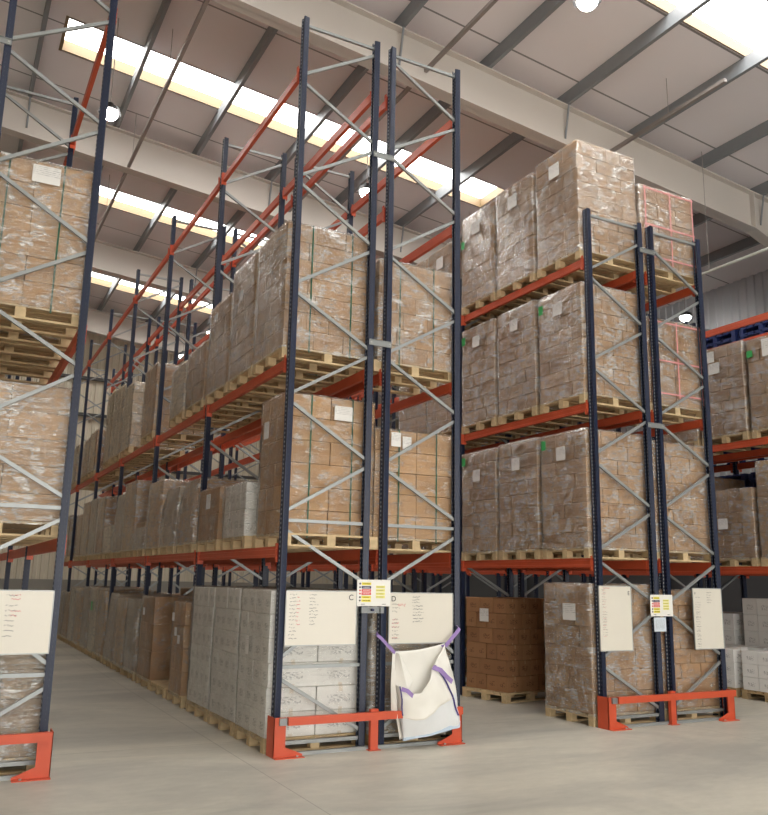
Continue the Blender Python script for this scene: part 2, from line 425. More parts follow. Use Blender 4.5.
def lamp(x, y, z, label):
    t = thing('high_bay_lamp', label, 'lamp', (x, y, z), 'high bay lamps')
    m = MB(); m.tube((0, 0, .0), (0, 0, .09), .19, 24, .15); m.tube((0, 0, .09), (0, 0, .17), .08, 16, .06)
    m.build('housing', M['lamp_body'], t)
    d = MB()
    for a in range(5): d.tube((0, 0, -.13 * math.sin(a * PI / 10)), (0, 0, -.13 * math.sin((a + 1) * PI / 10)), .14 * math.cos(a * PI / 10), 20, .14 * math.cos((a + 1) * PI / 10) + .001)
    d.build('lens', M['lamp'], t)
    MB().tube((0, 0, .17), (0, 0, rz(x, 11.5) - z), .008, 6).build('suspension_wire', M['tray'], t)
lamp(1.72, 13.6, 9.5, 'glowing round high bay lamp over the aisle beside the leftmost rack')
lamp(6.8, 13.95, 9.45, 'glowing round high bay lamp seen between the tall posts of rack C')
lamp(6.85, 7.45, 9.45, 'glowing round high bay lamp at the top edge above the aisle')
lamp(16.6, 14.8, 8.7, 'glowing round high bay lamp right of rack F near the right wall')
lamp(6.86, 25.1, 9.4, 'distant glowing lamp seen above the wrapped loads of rack C')
lamp(6.81, 28.4, 9.4, 'most distant glowing lamp, just above the far loads of rack C')

# ------------------------------------------------------------------ racks
_cache = {}
def cached(key, fn):
    if key not in _cache: _cache[key] = fn()
    return _cache[key]

def post_mesh(H, s):
    def f():
        w, d, t = .05, .035, .005           # half width (y), half depth (x)
        o = [(-d, -w), (-d + .012, -w), (d, -w * .8), (d, -w * .45), (d - t, -w * .45), (d - t, -w * .8 + t), (-d + t, -w + t),
             (-d + t, -.03), (-d + t + .009, -.022), (-d + t + .009, .022), (-d + t, .03), (-d + t, w - t), (d - t, w * .8 - t),
             (d - t, w * .45), (d, w * .45), (d, w * .8), (-d + .012, w), (-d, w), (-d, .03), (-d + .009, .022), (-d + .009, -.022), (-d, -.03)]
        o = [(x * s, y) for x, y in o]
        if s < 0: o.reverse()
        return MB().prism(o, 0, H).mesh('post', M['post'])
    return cached(('post', round(H, 3), s), f)

def chan_mesh(L):
    def f():
        w, t = .018, .004
        o = [(-w, -.016), (w, -.016), (w, .016), (w - t, .016), (w - t, -.016 + t), (-w + t, -.016 + t), (-w + t, .016), (-w, .016)]
        return MB().prism([(a, b) for b, a in reversed(o)], 0, L, 'x').mesh('brace', M['zinc'])
    return cached(('brace', round(L, 3)), f)

def beam_mesh():
    def f():
        o = [(-.025, -.12), (.025, -.12), (.025, 0), (-.012, 0), (-.012, -.03), (-.021, -.034), (-.021, -.086), (-.025, -.09)]
        return MB().prism([(a, b) for a, b in o], .056, BAY - .056, 'y').mesh('beam', M['beam'])
    return cached('beam', f)
def conn_mesh():
    def f():
        m = MB().box(-.045, -.038, 0, .05, -.17, .03).box(-.045, .03, .046, .052, -.17, .03)
        for z in (-.14, -.09, -.04, .005): m.box(-.049, -.045, .015, .03, z, z + .018)
        return m.mesh('beam_connector', M['beam'])
    return cached('conn', f)
def conn_mesh_r():
    def f():
        m = MB().box(-.045, -.038, -.05, 0, -.17, .03).box(-.045, .03, -.052, -.046, -.17, .03)
        for z in (-.14, -.09, -.04, .005): m.box(-.049, -.045, -.03, -.015, z, z + .018)
        return m.mesh('beam_connector', M['beam'])
    return cached('connr', f)
def plate_mesh():
    return cached('plate', lambda: MB().box(-.06, .06, -.075, .075, 0, .006).tube((-.035, -.062, .006), (-.035, -.062, .03), .008, 8).tube((.035, .062, .006), (.035, .062, .03), .008, 8).mesh('base_plate', M['navy']))

TALL = [('h', .11), ('io', .2, .75), ('h', .87), ('oi', .97, 1.67), ('io', 1.77, 2.3), ('h', 2.41), ('oi', 2.52, 3.05), ('io', 3.16, 3.73), ('oi', 3.84, 4.38),
        ('io', 4.49, 5.03), ('oi', 5.15, 5.71), ('io', 5.81, 6.39), ('oi', 6.50, 7.04), ('io', 7.18, 7.71), ('oi', 7.84, 8.40), ('h', 8.50)]
SHORT = [('h', .11), ('io', .2, .75), ('oi', .86, 1.42), ('io', 1.57, 2.08), ('oi', 2.25, 2.75), ('io', 2.87, 3.40), ('oi', 3.54, 4.06), ('io', 4.21, 4.74),
         ('oi', 4.87, 5.38), ('io', 5.52, 6.07), ('oi', 6.20, 6.75), ('h', 7.02)]

def rack(x_left, outer, H, levels, bays, pattern, label, y0=D, level_bays=None):
    """outer = -1 when the left post stands on the aisle side, +1 when the right one does"""
    t = thing('pallet_rack', label, 'pallet rack', (x_left + WF / 2, y0, 0), 'pallet racks')
    xo, xi = outer * WF / 2, -outer * WF / 2
    for n in range(bays + 1):
        yy = n * BAY
        posts = {}
        for key, xx in (('o', xo), ('i', xi)):
            s = 1 if xx < 0 else -1
            p = link('post', post_mesh(H, s), t, (xx, yy, 0)); posts[key] = p
            link('base_plate', plate_mesh(), p, (0, 0, 0))
        for e in pattern:
            if e[0] == 'h': a, b, za, zb = xo, xi, e[1], e[1]
            elif e[0] == 'oi': a, b, za, zb = xo, xi, e[1], e[2]
            else: a, b, za, zb = xi, xo, e[1], e[2]
            s = .026 if a < b else -.026
            a2, b2 = a + s, b - s
            L = math.hypot(b2 - a2, zb - za)
            pp = posts['o' if a == xo else 'i']
            ang = math.atan2(zb - za, b2 - a2)
            o = link('brace', chan_mesh(L), pp, (a2 - pp.location.x, 0, za), (0, -ang, 0))
    for li, z in enumerate(levels):
        nb = bays if level_bays is None else level_bays[li]
        for n in range(nb):
            for xx in (-WF / 2, WF / 2):
                r = 0 if xx < 0 else PI
                # front face of the beam looks outwards
                if xx < 0:
                    bo = link('beam', beam_mesh(), t, (xx - .008, n * BAY, z))
                    link('beam_connector', conn_mesh(), bo, (.0, .056, 0)); link('beam_connector', conn_mesh_r(), bo, (.0, BAY - .056, 0))
                else:
                    bo = link('beam', beam_mesh(), t, (xx + .008, (n + 1) * BAY, z), (0, 0, PI))
                    link('beam_connector', conn_mesh(), bo, (.0, .056, 0)); link('beam_connector', conn_mesh_r(), bo, (.0, BAY - .056, 0))
    return t

XB, XC, XD, XE, XF, XG = .034, 3.279, 4.503, 7.725, 8.949, 12.0
XH = XG + WF + .24
rack(XB, 1, 8.597, [Z1, Z2, Z3], 6, TALL, 'tall blue and orange pallet rack cut by the left edge of the photo')
rC = rack(XC, -1, 8.597, [Z1, Z2, Z3], 6, TALL, 'tall blue and orange pallet rack carrying the whiteboard marked C')
rD = rack(XD, 1, 8.597, [Z1, Z2, Z25, Z3], 6, TALL, 'tall blue and orange pallet rack with board D and the hanging bag')
rE = rack(XE, -1, 7.10, [Z1, Z2, Z25], 6, SHORT, 'lower blue and orange rack right of centre, left of its twin pair')
rF = rack(XF, 1, 7.10, [Z1, Z2, Z25], 6, SHORT, 'lower blue and orange rack right of centre, right of its twin pair')
rG = rack(XG, -1, 7.10, [Z1, Z2, Z25], 4, SHORT, 'blue and orange pallet rack at the right edge, near row', y0=8.3)
rH = rack(XH, 1, 7.10, [Z1, Z2, Z25], 4, SHORT, 'blue and orange pallet rack at the right edge, behind the near row', y0=8.3)

def spacer(x0, x1, z, label, y=D):
    t = thing('row_spacer', label, 'row spacer', ((x0 + x1) / 2, y - .056, z), 'steel row spacers joining paired racks')
    w = (x1 - x0) / 2 + .03
    MB().box(-w, w, -.006, 0, -.035, .035).box(-w, w, -.02, -.006, .030, .035).box(-w, w, -.02, -.006, -.035, -.030).build('spacer_bar', M['zinc'], t)
    for s in (-1, 1): MB().tube((s * (w - .025), -.006, 0), (s * (w - .025), -.016, 0), .012, 8).build('bolt', M['bolt'], t)
spacer(XC + WF, XD, 7.0, 'upper grey steel spacer plate bridging racks C and D')
spacer(XC + WF, XD, 4.56, 'lower grey steel spacer plate bridging racks C and D')
spacer(XE + WF, XF, 6.66, 'upper grey steel spacer plate bridging the lower paired racks')
spacer(XE + WF, XF, 4.02, 'lower grey steel spacer plate bridging the lower paired racks')
spacer(XB - .24, XB, 7.1, 'grey steel spacer plate at the far left edge of the photo')

# ------------------------------------------------------------------ pallets and loads
def pallet_meshes(mat, lx=1.16, ly=.98):
    def deck():
        m = MB()
        n = 7
        for i in range(n):          # top boards run along x
            w = ly / n * .78; c = -ly / 2 + w / 2 + i * (ly - w) / (n - 1)
            m.box(-lx / 2, lx / 2, c - w / 2, c + w / 2, .122, .144)
        for c in (-lx / 2 + .05, 0, lx / 2 - .05): m.box(c - .05, c + .05, -ly / 2, ly / 2, .100, .122)
        for c in (-ly / 2 + .05, 0, ly / 2 - .05): m.box(-lx / 2, lx / 2, c - .05, c + .05, 0, .022)
        return m.mesh('pallet', M[mat])
    def block():
        return MB().box(-.05, .05, -.05, .05, .022, .100).mesh('block', M[mat])
    return cached(('pal', mat, lx, ly), deck), cached(('blk', mat), block)

def carton_mesh(dx, dy, dz, mat):
    k = ('carton', round(dx, 3), round(dy, 3), round(dz, 3), mat)
    def f():
        a, b, c, e = dx / 2, dy / 2, dz, .006
        m = MB()
        # chamfered box
        for z, i in ((0, e), (e, 0), (c - e, 0), (c, e)):
            m.v += [(-a + i, -b + i, z), (a - i, -b + i, z), (a - i, b - i, z), (-a + i, b - i, z)]
        m.f.append((3, 2, 1, 0)); m.f.append((12, 13, 14, 15))
        for l in range(3):
            for i in range(4):
                j = (i + 1) % 4; m.f.append((l * 4 + i, l * 4 + j, l * 4 + 4 + j, l * 4 + 4 + i))
        return m.mesh('carton', M[mat])
    return cached(k, f)

def wrap_mesh(lx, ly, z0, z1, seed, mat, bulge=.0, top=True, taper=0.0):
    nz = 16; per = []
    r = .03
    def side(n, a, b):
        for i in range(n):
            t = i / n; per.append((a[0] + (b[0] - a[0]) * t, a[1] + (b[1] - a[1]) * t))
    X, Y = lx / 2, ly / 2
    side(13, (-X, -Y + r), (-X, Y - r)); side(2, (-X, Y - r), (-X + r, Y)); side(13, (-X + r, Y), (X - r, Y)); side(2, (X - r, Y), (X, Y - r))
    side(13, (X, Y - r), (X, -Y + r)); side(2, (X, -Y + r), (X - r, -Y)); side(13, (X - r, -Y), (-X + r, -Y)); side(2, (-X + r, -Y), (-X, -Y + r))
    m = MB(); n = len(per)
    rows = nz + 1
    for j in range(rows + (2 if top else 0)):
        t = min(j, nz) / nz; z = z0 + (z1 - z0) * t
        for (px, py) in per:
            d = noise.noise(Vector((px * 3 + seed * 7.1, py * 3, z * 6))) * .010 + noise.noise(Vector((px * 1.3 + seed * 3.3, py * 1.3, z * 1.4))) * .010
            s = 1 + (.014 + d + bulge * math.sin(PI * min(1, t * .9 + .1))) / max(X, Y) - taper * t * t
            zz = z
            if j > nz:
                s *= (.97, .72)[j - nz - 1]; zz = z + (.012, .014)[j - nz - 1] + noise.noise(Vector((px * 5, py * 5, seed))) * .008
            m.v.append((px * s, py * s, zz))
        if j:
            for i in range(n):
                q = (i + 1) % n; m.f.append(((j - 1) * n + q, (j - 1) * n + i, j * n + i, j * n + q))
    me = m.mesh('stretch_wrap', M[mat])
    for p in me.polygons: p.use_smooth = True
    return me

def sheet(name, w, h, mat, parent, loc, face):
    """thin paper sheet; face 'x' looks towards -x, 'y' towards -y"""
    if face == 'x': o = MB().box(-.002, 0, -w / 2, w / 2, -h / 2, h / 2)
    else: o = MB().box(-w / 2, w / 2, -.002, 0, -h / 2, h / 2)
    o = o.build(name, M[mat], parent, loc)
    return o

STY = {  # cartons across x, across y, layer height, material, alternate layer
    'small': (3, 4, .205, 'brown', (4, 3)),
    'smallr': (3, 4, .235, 'red_brown', (4, 3)),
    'mid': (3, 3, .26, 'brown', (3, 4)),
    'midg': (3, 3, .27, 'grey_brown', (3, 3)),
    'big': (2, 3, .265, 'tan', (2, 3)),
    'bigw': (2, 4, .265, 'white', (2, 4)),
    'large': (2, 2, .42, 'grey_brown', (2, 2)),
    'largeb': (2, 2, .44, 'brown', (2, 2)),
    'cream': (3, 3, .24, 'cream', (2, 3)),
    'tans': (3, 3, .3, 'tan', (3, 3)),
}
WORD = {'brown': 'brown', 'tan': 'tan', 'red_brown': 'russet', 'grey_brown': 'drab', 'white': 'white', 'cream': 'cream'}
ORD = ['first', 'second', 'third', 'fourth', 'fifth', 'sixth', 'seventh', 'eighth', 'ninth', 'tenth', 'eleventh', 'twelfth', 'thirteenth', 'fourteenth', 'fifteenth', 'sixteenth', 'seventeenth', 'eighteenth']
RK = {'B': (XB + .405, 'leftmost rack', D), 'C': (3.19 + .58, 'rack C', D), 'D': (4.43 + .58, 'rack D', D), 'E': (7.645 + .58, 'rack E', D),
      'F': (8.86 + .58, 'rack F', D), 'G': (XG - .07 + .58, 'right edge rack', 8.3), 'H': (XH + .0 + .5, 'rearmost right rack', 8.3)}
LV = {0: (0, 'on the floor'), 1: (Z1, 'on first beams'), 2: (Z2, 'on second beams'), 3: (Z25, 'on third beams')}
seedc = [0]

def load(rk, lev, slot, h, sty='mid', wrap='wrap', labels=(), strap=None, jit=.014, lx=1.14, ly=.96, dx=0, dy=0, pal='wood', note='', bulge=0, taper=0, extra=None):
    """one wrapped pallet load; h is its full height with the pallet"""
    seedc[0] += 1; sd = seedc[0]; rnd = random.Random(sd * 13)
    xc, rn, y0 = RK[rk]; z, ln = LV[lev]
    yc = y0 + .085 + .49 + (slot % 3) * 1.06 + (slot // 3) * BAY
    nx, ny, lh, mat, alt = STY[sty]
    lab = '%s%s of %s cartons, %s of %s, %s from front' % (note + ' ' if note else '', ('wrapped load' if wrap else 'unwrapped load'), WORD[mat], ln, rn, ORD[slot])
    t = thing('pallet_load', lab, 'pallet load', (xc + dx, yc + dy, z), 'pallet loads %s of %s' % (ln, rn))
    t.rotation_euler = (0, 0, rnd.uniform(-1, 1) * (.035 if slot >= 3 else .007))
    pm, bm = pallet_meshes(pal)
    p = link('pallet', pm, t)
    for bx in (-.53, 0, .53):
        for by in (-.44, 0, .44): link('block', bm, p, (bx, by, 0))
    zc = .146; H = h - .146; nl = max(1, round(H / lh)); lh = H / nl
    for l in range(nl):
        a, b = (nx, ny) if l % 2 == 0 else alt
        if l == nl - 1 and extra == 'short_top': a, b = nx, ny
        cx, cy = lx / a, ly / b
        me = carton_mesh(cx - .007, cy - .007, lh - .004, mat)
        for i in range(a):
            for j in range(b):
                if 0 < i < a - 1 and 0 < j < b - 1 and l < nl - 1: continue
                if extra == 'short_top' and l == nl - 1 and (i + j + sd) % 2: continue
                s = 1 - taper * ((l + .5) / nl) ** 2
                ox = (-lx / 2 + cx * (i + .5)) * s + rnd.uniform(-jit, jit) * .4; oy = (-ly / 2 + cy * (j + .5)) * s + rnd.uniform(-jit, jit) * .4
                o = link('carton', me, t, (ox, oy, zc + l * lh + .001))
                if s < 1: o.scale = (s, s, 1)
    if wrap:
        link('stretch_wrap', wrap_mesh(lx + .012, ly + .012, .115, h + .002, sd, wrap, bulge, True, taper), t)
    off = .040
    for L in labels:
        f, u, v, w, hh = L[:5]; mt = L[5] if len(L) > 5 else 'label'
        if f == 'x': sheet('paper_label', w, hh, mt, t, (-lx / 2 - off, u, v), 'x')
        else: sheet('paper_label', w, hh, mt, t, (u, -ly / 2 - off, v), 'y')
    if strap == 'green':
        for u in (-lx * .22, lx * .24):
            e = .012; m = MB().box(u - .009, u + .009, -ly / 2 - e - .003, -ly / 2 - e, .1, h + .006).box(u - .009, u + .009, -ly / 2 - e, ly / 2 + e, h + .003, h + .006).box(u - .009, u + .009, ly / 2 + e, ly / 2 + e + .003, .1, h + .006)
            m.build('strap', M['green'], t)
    if strap == 'red':
        m = MB(); e = .05
        for u in (-.5, 0.02, .5): m.box(u - .012, u + .012, -ly / 2 - e - .002, -ly / 2 - e, .2, h - .02)
        for v in (.3, h * .55, h - .06): m.box(-.53, .53, -ly / 2 - e - .003, -ly / 2 - e - .001, v - .012, v + .012)
        m.build('warning_tape', M['redtape'], t)
    return t

lx_ = lambda u, v, w=.2, h=.16, m='label': ('x', u, v, w, h, m)
ly_ = lambda u, v, w=.2, h=.16, m='label': ('y', u, v, w, h, m)

# rack at the left edge
load('B', 2, 0, 1.70, 'big', 'wrap', [ly_(.1, 1.55, .27, .19)], 'green', note='large')
load('B', 2, 1, 1.66, 'big', 'wrap'); load('B', 2, 2, 1.6, 'mid', 'wrap')
load('B', 1, 0, 1.47, 'big', 'wrap_heavy', [], None, note='tightly filmed'); load('B', 1, 1, 1.40, 'mid', 'wrap'); load('B', 1, 2, 1.5, 'midg', 'wrap')
load('B', 0, 0, 1.42, 'midg', 'wrap_heavy', [ly_(-.2, .62, .12, .1)], None, bulge=.01, note='thickly filmed')
load('B', 0, 1, 1.4, 'mid', 'wrap'); load('B', 0, 4, 1.3, 'mid', 'wrap')
# rack C, floor
load('C', 0, 0, 1.66, 'bigw', 'wrap_clear', [lx_(.1, 1.05, .1, .2)], None, note='tall')
load('C', 0, 1, 1.66, 'bigw', 'wrap_clear', note='tall'); load('C', 0, 2, 1.65, 'bigw', 'wrap_clear', note='tall')
load('C', 0, 3, 1.42, 'tans', 'wrap_light', [lx_(.2, 1.2, .14, .12), lx_(-.2, .9, .14, .12), lx_(0, 1.0, .14, .12)], None, ly=.7)
load('C', 0, 4, .42, 'largeb', None, lx=.5, ly=.4)
load('C', 0, 5, 1.45, 'largeb', 'wrap_light', [ly_(.3, 1.2, .22, .06), ly_(.3, .8, .22, .06), lx_(.1, 1.2, .14, .12)], None)
load('C', 0, 6, 1.36, 'midg', 'wrap_heavy', bulge=.02); load('C', 0, 7, 1.36, 'tans', 'wrap_heavy', bulge=.01)
load('C', 0, 8, 1.42, 'midg', 'wrap_heavy', taper=.12)
load('C', 0, 9, 1.45, 'mid', 'wrap_heavy'); load('C', 0, 10, 1.5, 'cream', 'wrap_heavy', [lx_(0, 1.1, .2, .2, 'greenlabel')])
load('C', 0, 11, 1.5, 'midg', 'wrap_heavy'); load('C', 0, 12, 1.3, 'tans', 'wrap_heavy'); load('C', 0, 13, 1.45, 'cream', 'wrap_heavy')
load('C', 0, 14, 1.3, 'mid', 'wrap'); load('C', 0, 15, 1.3, 'midg', 'wrap'); load('C', 0, 16, 1.2, 'mid', 'wrap'); load('C', 0, 17, 1.2, 'tans', 'wrap')
# rack C, first beams
load('C', 1, 0, 1.73, 'big', 'wrap_light', [ly_(.14, 1.55, .23, .17), lx_(.1, 1.35, .16, .2)], 'green', dx=.07, ly=.74, dy=-.10, note='tall')
load('C', 1, 1, .80, 'bigw', 'wrap_light', [], None, ly=.86, dy=-.1, bulge=.01, note='low')
load('C', 1, 2, .84, 'largeb', 'wrap_light', [lx_(-.1, .66, .2, .2)], note='low')
load('C', 1, 3, 1.08, 'mid', 'wrap_heavy', taper=.16, bulge=.02); load('C', 1, 4, 1.05, 'midg', 'wrap_heavy', bulge=.02, taper=.1)
load('C', 1, 5, 1.25, 'tans', 'wrap_heavy', bulge=.02)
load('C', 1, 6, .62, 'large', 'wrap_heavy', bulge=.03, taper=.15, note='low'); load('C', 1, 7, 1.45, 'largeb', 'wrap_heavy')
load('C', 1, 8, 1.3, 'midg', 'wrap_heavy', taper=.1); load('C', 1, 9, .7, 'cream', 'wrap_heavy'); load('C', 1, 10, 1.4, 'mid', 'wrap_heavy', bulge=.01)
load('C', 1, 11, 1.45, 'midg', 'wrap_heavy'); load('C', 1, 12, 1.45, 'tans', 'wrap_heavy'); load('C', 1, 13, 1.2, 'mid', 'wrap'); load('C', 1, 15, 1.3, 'midg', 'wrap')
load('C', 1, 16, 1.2, 'mid', 'wrap')
# rack C, second beams
load('C', 2, 0, 1.67, 'small', 'wrap', [], 'green', note='tall'); load('C', 2, 1, 1.66, 'small', 'wrap', [lx_(0, 1.2, .14, .14)], note='tall')
load('C', 2, 2, 1.42, 'mid', 'wrap', [lx_(.1, 1.22, .16, .08)])
load('C', 2, 3, 1.02, 'mid', 'wrap', jit=.02); load('C', 2, 4, .96, 'cream', 'wrap_heavy', jit=.02)
load('C', 2, 6, 1.42, 'tans', 'wrap', jit=.02)
load('C', 2, 8, 1.5, 'cream', 'wrap', jit=.02); load('C', 2, 9, 1.68, 'cream', 'wrap', jit=.02); load('C', 2, 10, 1.74, 'cream', 'wrap_light', jit=.02)
load('C', 2, 12, 1.15, 'tans', 'wrap'); load('C', 2, 13, 1.1, 'mid', 'wrap'); load('C', 2, 15, 1.2, 'cream', 'wrap')
# rack D
load('D', 0, 0, 1.5, 'midg', 'wrap_heavy', dx=-.02); load('D', 0, 1, 1.5, 'mid', 'wrap')
for s, h in ((3, 1.5), (4, 1.45), (6, 1.3), (7, 1.55), (9, 1.4)): load('D', 0, s, h, 'mid', 'wrap_light')
load('D', 1, 0, 1.43, 'big', 'wrap_light', [ly_(-.31, 1.31, .13, .17), ly_(-.16, 1.28, .12, .15)], 'green', dx=-.02, note='large')
load('D', 1, 2, 1.0, 'midg', 'wrap_heavy'); load('D', 1, 4, .9, 'mid', 'wrap'); load('D', 1, 5, 1.1, 'mid', 'wrap_heavy'); load('D', 1, 7, 1.2, 'midg', 'wrap')
load('D', 2, 0, 1.45, 'small', 'wrap', [], 'green', lx=1.06, dx=-.06, note='large')
# rack E
load('E', 0, 0, 1.79, 'mid', 'wrap', [lx_(-.1, 1.42, .26, .22)], note='tall')
t = load('E', 0, 2, 1.55, 'smallr', None, [lx_(.0, 1.28, .2, .2)], dx=.06, dy=.06, lx=1.04, ly=.92, note='neat'); t.rotation_euler = (0, 0, .16)
load('E', 0, 4, 1.5, 'midg', 'wrap'); load('E', 0, 6, 1.4, 'mid', 'wrap')
for s, h, st in ((0, 1.76, 'small'), (1, 1.78, 'small'), (2, 1.76, 'small'), (3, 1.75, 'small'), (4, 1.7, 'small')):
    load('E', 1, s, h, st, 'wrap', [lx_(0, h - .3 - .05 * s, .2, .19)] + ([lx_(.38, h - .14, .1, .14, 'greenlabel')] if s in (0, 2) else []), note='tall')
for s, h, st in ((0, 1.76, 'small'), (1, 1.80, 'small'), (2, 1.80, 'small'), (3, 1.5, 'small'), (4, 1.6, 'small')):
    load('E', 2, s, h, st, 'wrap', [lx_(.0, h - .28, .2, .19)] + ([lx_(.38, h - .2, .1, .14, 'greenlabel')] if s in (0, 2) else []), note='tall')
for s, h, st in ((0, 1.86, 'small'), (1, 1.80, 'small'), (2, 1.76, 'small'), (3, 1.5, 'small'), (4, 1.5, 'small')):
    load('E', 3, s, h, st, 'wrap', [lx_(.0, h - .3, .24, .22)] + ([lx_(.4, h - .5, .1, .14, 'greenlabel')] if s == 2 else []), note='topmost')
# rack F
load('F', 0, 0, 1.72, 'small', 'wrap_light', note='tall'); load('F', 1, 0, 1.70, 'small', 'wrap', note='tall')
load('F', 2, 0, 1.45, 'largeb', 'wrap', [], 'red', note='red taped'); load('F', 3, 0, 1.46, 'mid', 'wrap', [], 'red', note='red taped')
load('F', 0, 3, 1.5, 'mid', 'wrap'); load('F', 1, 3, 1.5, 'mid', 'wrap'); load('F', 0, 1, 1.5, 'mid', 'wrap')
# rack G at the right edge
load('G', 1, 0, 1.72, 'small', 'wrap', [], note='tall')
load('G', 1, 1, 1.30, 'small', 'wrap', [lx_(.12, .72, .2, .18)], extra='short_top', note='ragged')
load('G', 2, 0, 1.70, 'small', 'wrap', [lx_(.0, 1.5, .3, .3), lx_(.4, 1.45, .12, .12, 'greenlabel')], note='marked')
load('G', 2, 1, 1.74, 'small', 'wrap', [lx_(.2, 1.58, .24, .2), lx_(.1, 1.36, .24, .2)], note='two-label')
load('G', 1, 2, 1.6, 'small', 'wrap'); load('G', 2, 2, 1.6, 'small', 'wrap')

# white cartons stacked by hand at the lower right
def loose_carton(x, y, z, dx, dy, dz, mat, label, group, rot=0):
    o = link('carton', carton_mesh(dx, dy, dz, mat), None, (x, y, z), (0, 0, rot))
    o['label'] = label; o['category'] = 'carton'; o['group'] = group; return o
def bare_pallet(x, y, z, label, mat='wood_dark'):
    t = thing('pallet', label, 'pallet', (x, y, z)); pm, bm = pallet_meshes(mat)
    link('deck', pm, t)
    for bx in (-.53, 0, .53):
        for by in (-.44, 0, .44): link('block', bm, t, (bx, by, 0))
bare_pallet(12.5, 9.42, 0, 'dark wooden pallet under the loose white cartons, nearer one')
bare_pallet(12.5, 10.5, 0, 'dark wooden pallet under the loose white cartons, farther one')
rn = random.Random(3)
for yy, nl, who in ((9.42, 3, 'nearer'), (10.5, 3, 'farther')):
    for l in range(nl):
        for i in range(3):
            for j in range(3):
                if l == nl - 1 and (i + 2 * j + nl) % 4 == 0 and i > 0: continue
                loose_carton(12.5 - .38 + i * .375, yy - .31 + j * .31, .145 + l * .207, .36, .3, .203, 'white',
                             'white carton on the %s dark pallet at lower right, %s layer' % (who, ('bottom', 'second', 'third')[l]), 'white cartons on the %s pallet, %s layer' % (who, ORD[l]), rn.uniform(-.02, .02))
for yy, nl, who in ((10.36, 5, 'taller'), (11.5, 4, 'shorter')):
    bare_pallet(13.75, yy, 0, 'dark wooden pallet under the %s rear stack of pale cartons at right' % who)
    for l in range(nl):
        for i in range(3):
            for j in range(3):
                loose_carton(13.75 - .38 + i * .375, yy - .31 + j * .31, .145 + l * .29, .36, .3, .286, 'white',
                             'pale carton in the %s rear stack behind the loose white cartons, %s layer' % (who, ORD[l]), 'pale cartons in the %s rear stack, %s layer' % (who, ORD[l]))

# blue plastic pallets stacked on the rearmost rack
def blue_pallet_mesh():
    def f():
        m = MB()
        for i in range(6): m.box(-.58, .58, -.49 + i * .166, -.49 + i * .166 + .11, .12, .145)
        for c in (-.53, 0, .53): m.box(c - .05, c + .05, -.49, .49, .105, .12); m.box(c - .05, c + .05, -.49, .49, 0, .02)
        for a in (-.53, 0, .53):
            for b in (-.44, 0, .44): m.box(a - .045, a + .045, b - .045, b + .045, .02, .105)
        return m.mesh('plastic_pallet', M['blue'])
    return cached('bluep', f)
cnt = 0
for lev, zb, num in ((1, Z1, 12), (2, Z2, 10), (3, Z25, 3)):
    for sl in (0, 1, 2, 3):
        for q in range(num):
            o = link('plastic_pallet', blue_pallet_mesh(), None, (XH + .5, 8.3 + .6 + (sl % 3) * 1.06 + (sl // 3) * BAY, zb + q * .1455))
            o['label'] = 'blue plastic pallet in %s stack from front on %s beams of rearmost right rack' % (ORD[sl], ('', 'first', 'second', 'third')[lev])
            o['category'] = 'plastic pallet'; o['group'] = 'blue pallets, %s stack, %s beams' % (ORD[sl], ('', 'first', 'second', 'third')[lev])

# ------------------------------------------------------------------ end guards
def guard(x0, x1, mid, label, gusset=(1, 1), hang=None):
    y = 8.40
    t = thing('rack_end_guard', label, 'rack guard', (x0, y, 0), 'orange end of row guards')
    W = x1 - x0
    # uprights wrap the corner of the row: an L of plate on each side
    def upright(xa, sgn):
        m = MB()
        m.box(min(xa, xa + sgn * .13), max(xa, xa + sgn * .13), 0, .008, 0, .39)
        m.box(min(xa, xa + sgn * .008), max(xa, xa + sgn * .008), 0, .20, 0.0, .39)
        m.build('upright_plate', M['guard'], t)
        g = MB().prism([(xa + sgn * .13, .0), (xa + sgn * .32, 0), (xa + sgn * .32, .025), (xa + sgn * .13, .10)] if sgn > 0 else
                       [(xa - .32, 0), (xa - .13, 0), (xa - .13, .10), (xa - .32, .025)], 0, .008, 'y')
        g.box(min(xa, xa + sgn * .32), max(xa, xa + sgn * .32), -.07, 0, 0, .008)
        g.build('foot_gusset', M['guard'], t)
        MB().tube((xa + sgn * .25, -.04, .008), (xa + sgn * .25, -.04, .022), .012, 8).build('anchor_bolt', M['bolt'], t)
        MB().box(min(xa, xa + sgn * .1) , max(xa, xa + sgn * .1), .262, .30, 0, .04).build('rubber_foot', M['black'], t)
    upright(0, 1); upright(W, -1)
    MB().box(.135, W - .02, -.055, -.003, .315, .395).build('crash_bar', M['guard'], t)
    MB().box(.05, .132, -.03, -.003, .315, .385).build('end_bracket', M['steel'], t)
    if mid is not None:
        MB().box(mid - x0 - .045, mid - x0 + .045, 0, .05, 0, .42).box(mid - x0 - .07, mid - x0 + .07, -.03, .06, 0, .008).build('centre_stub', M['guard'], t)
    return t
guard(3.20, 5.47, 4.35, 'orange steel end guard at the foot of racks C and D')
guard(7.66, 9.95, 8.79, 'orange steel end guard at the foot of the lower paired racks')
guard(-1.3, 1.09, None, 'orange steel end guard at the foot of the leftmost rack')
for (xa, xb, nm) in ((XC, XD + WF, 'C and D'), (XE, XF + WF, 'the lower pair'), (XB, XB + WF, 'the leftmost rack')):
    t = thing('floor_rail', 'grey steel rail on the floor between the front posts of %s' % nm, 'floor rail', (xa, D - .1, 0), 'grey floor rails behind the guards')
    MB().box(.08, xb - xa - .08, -.02, .02, 0, .035).build('rail', M['zinc'], t)

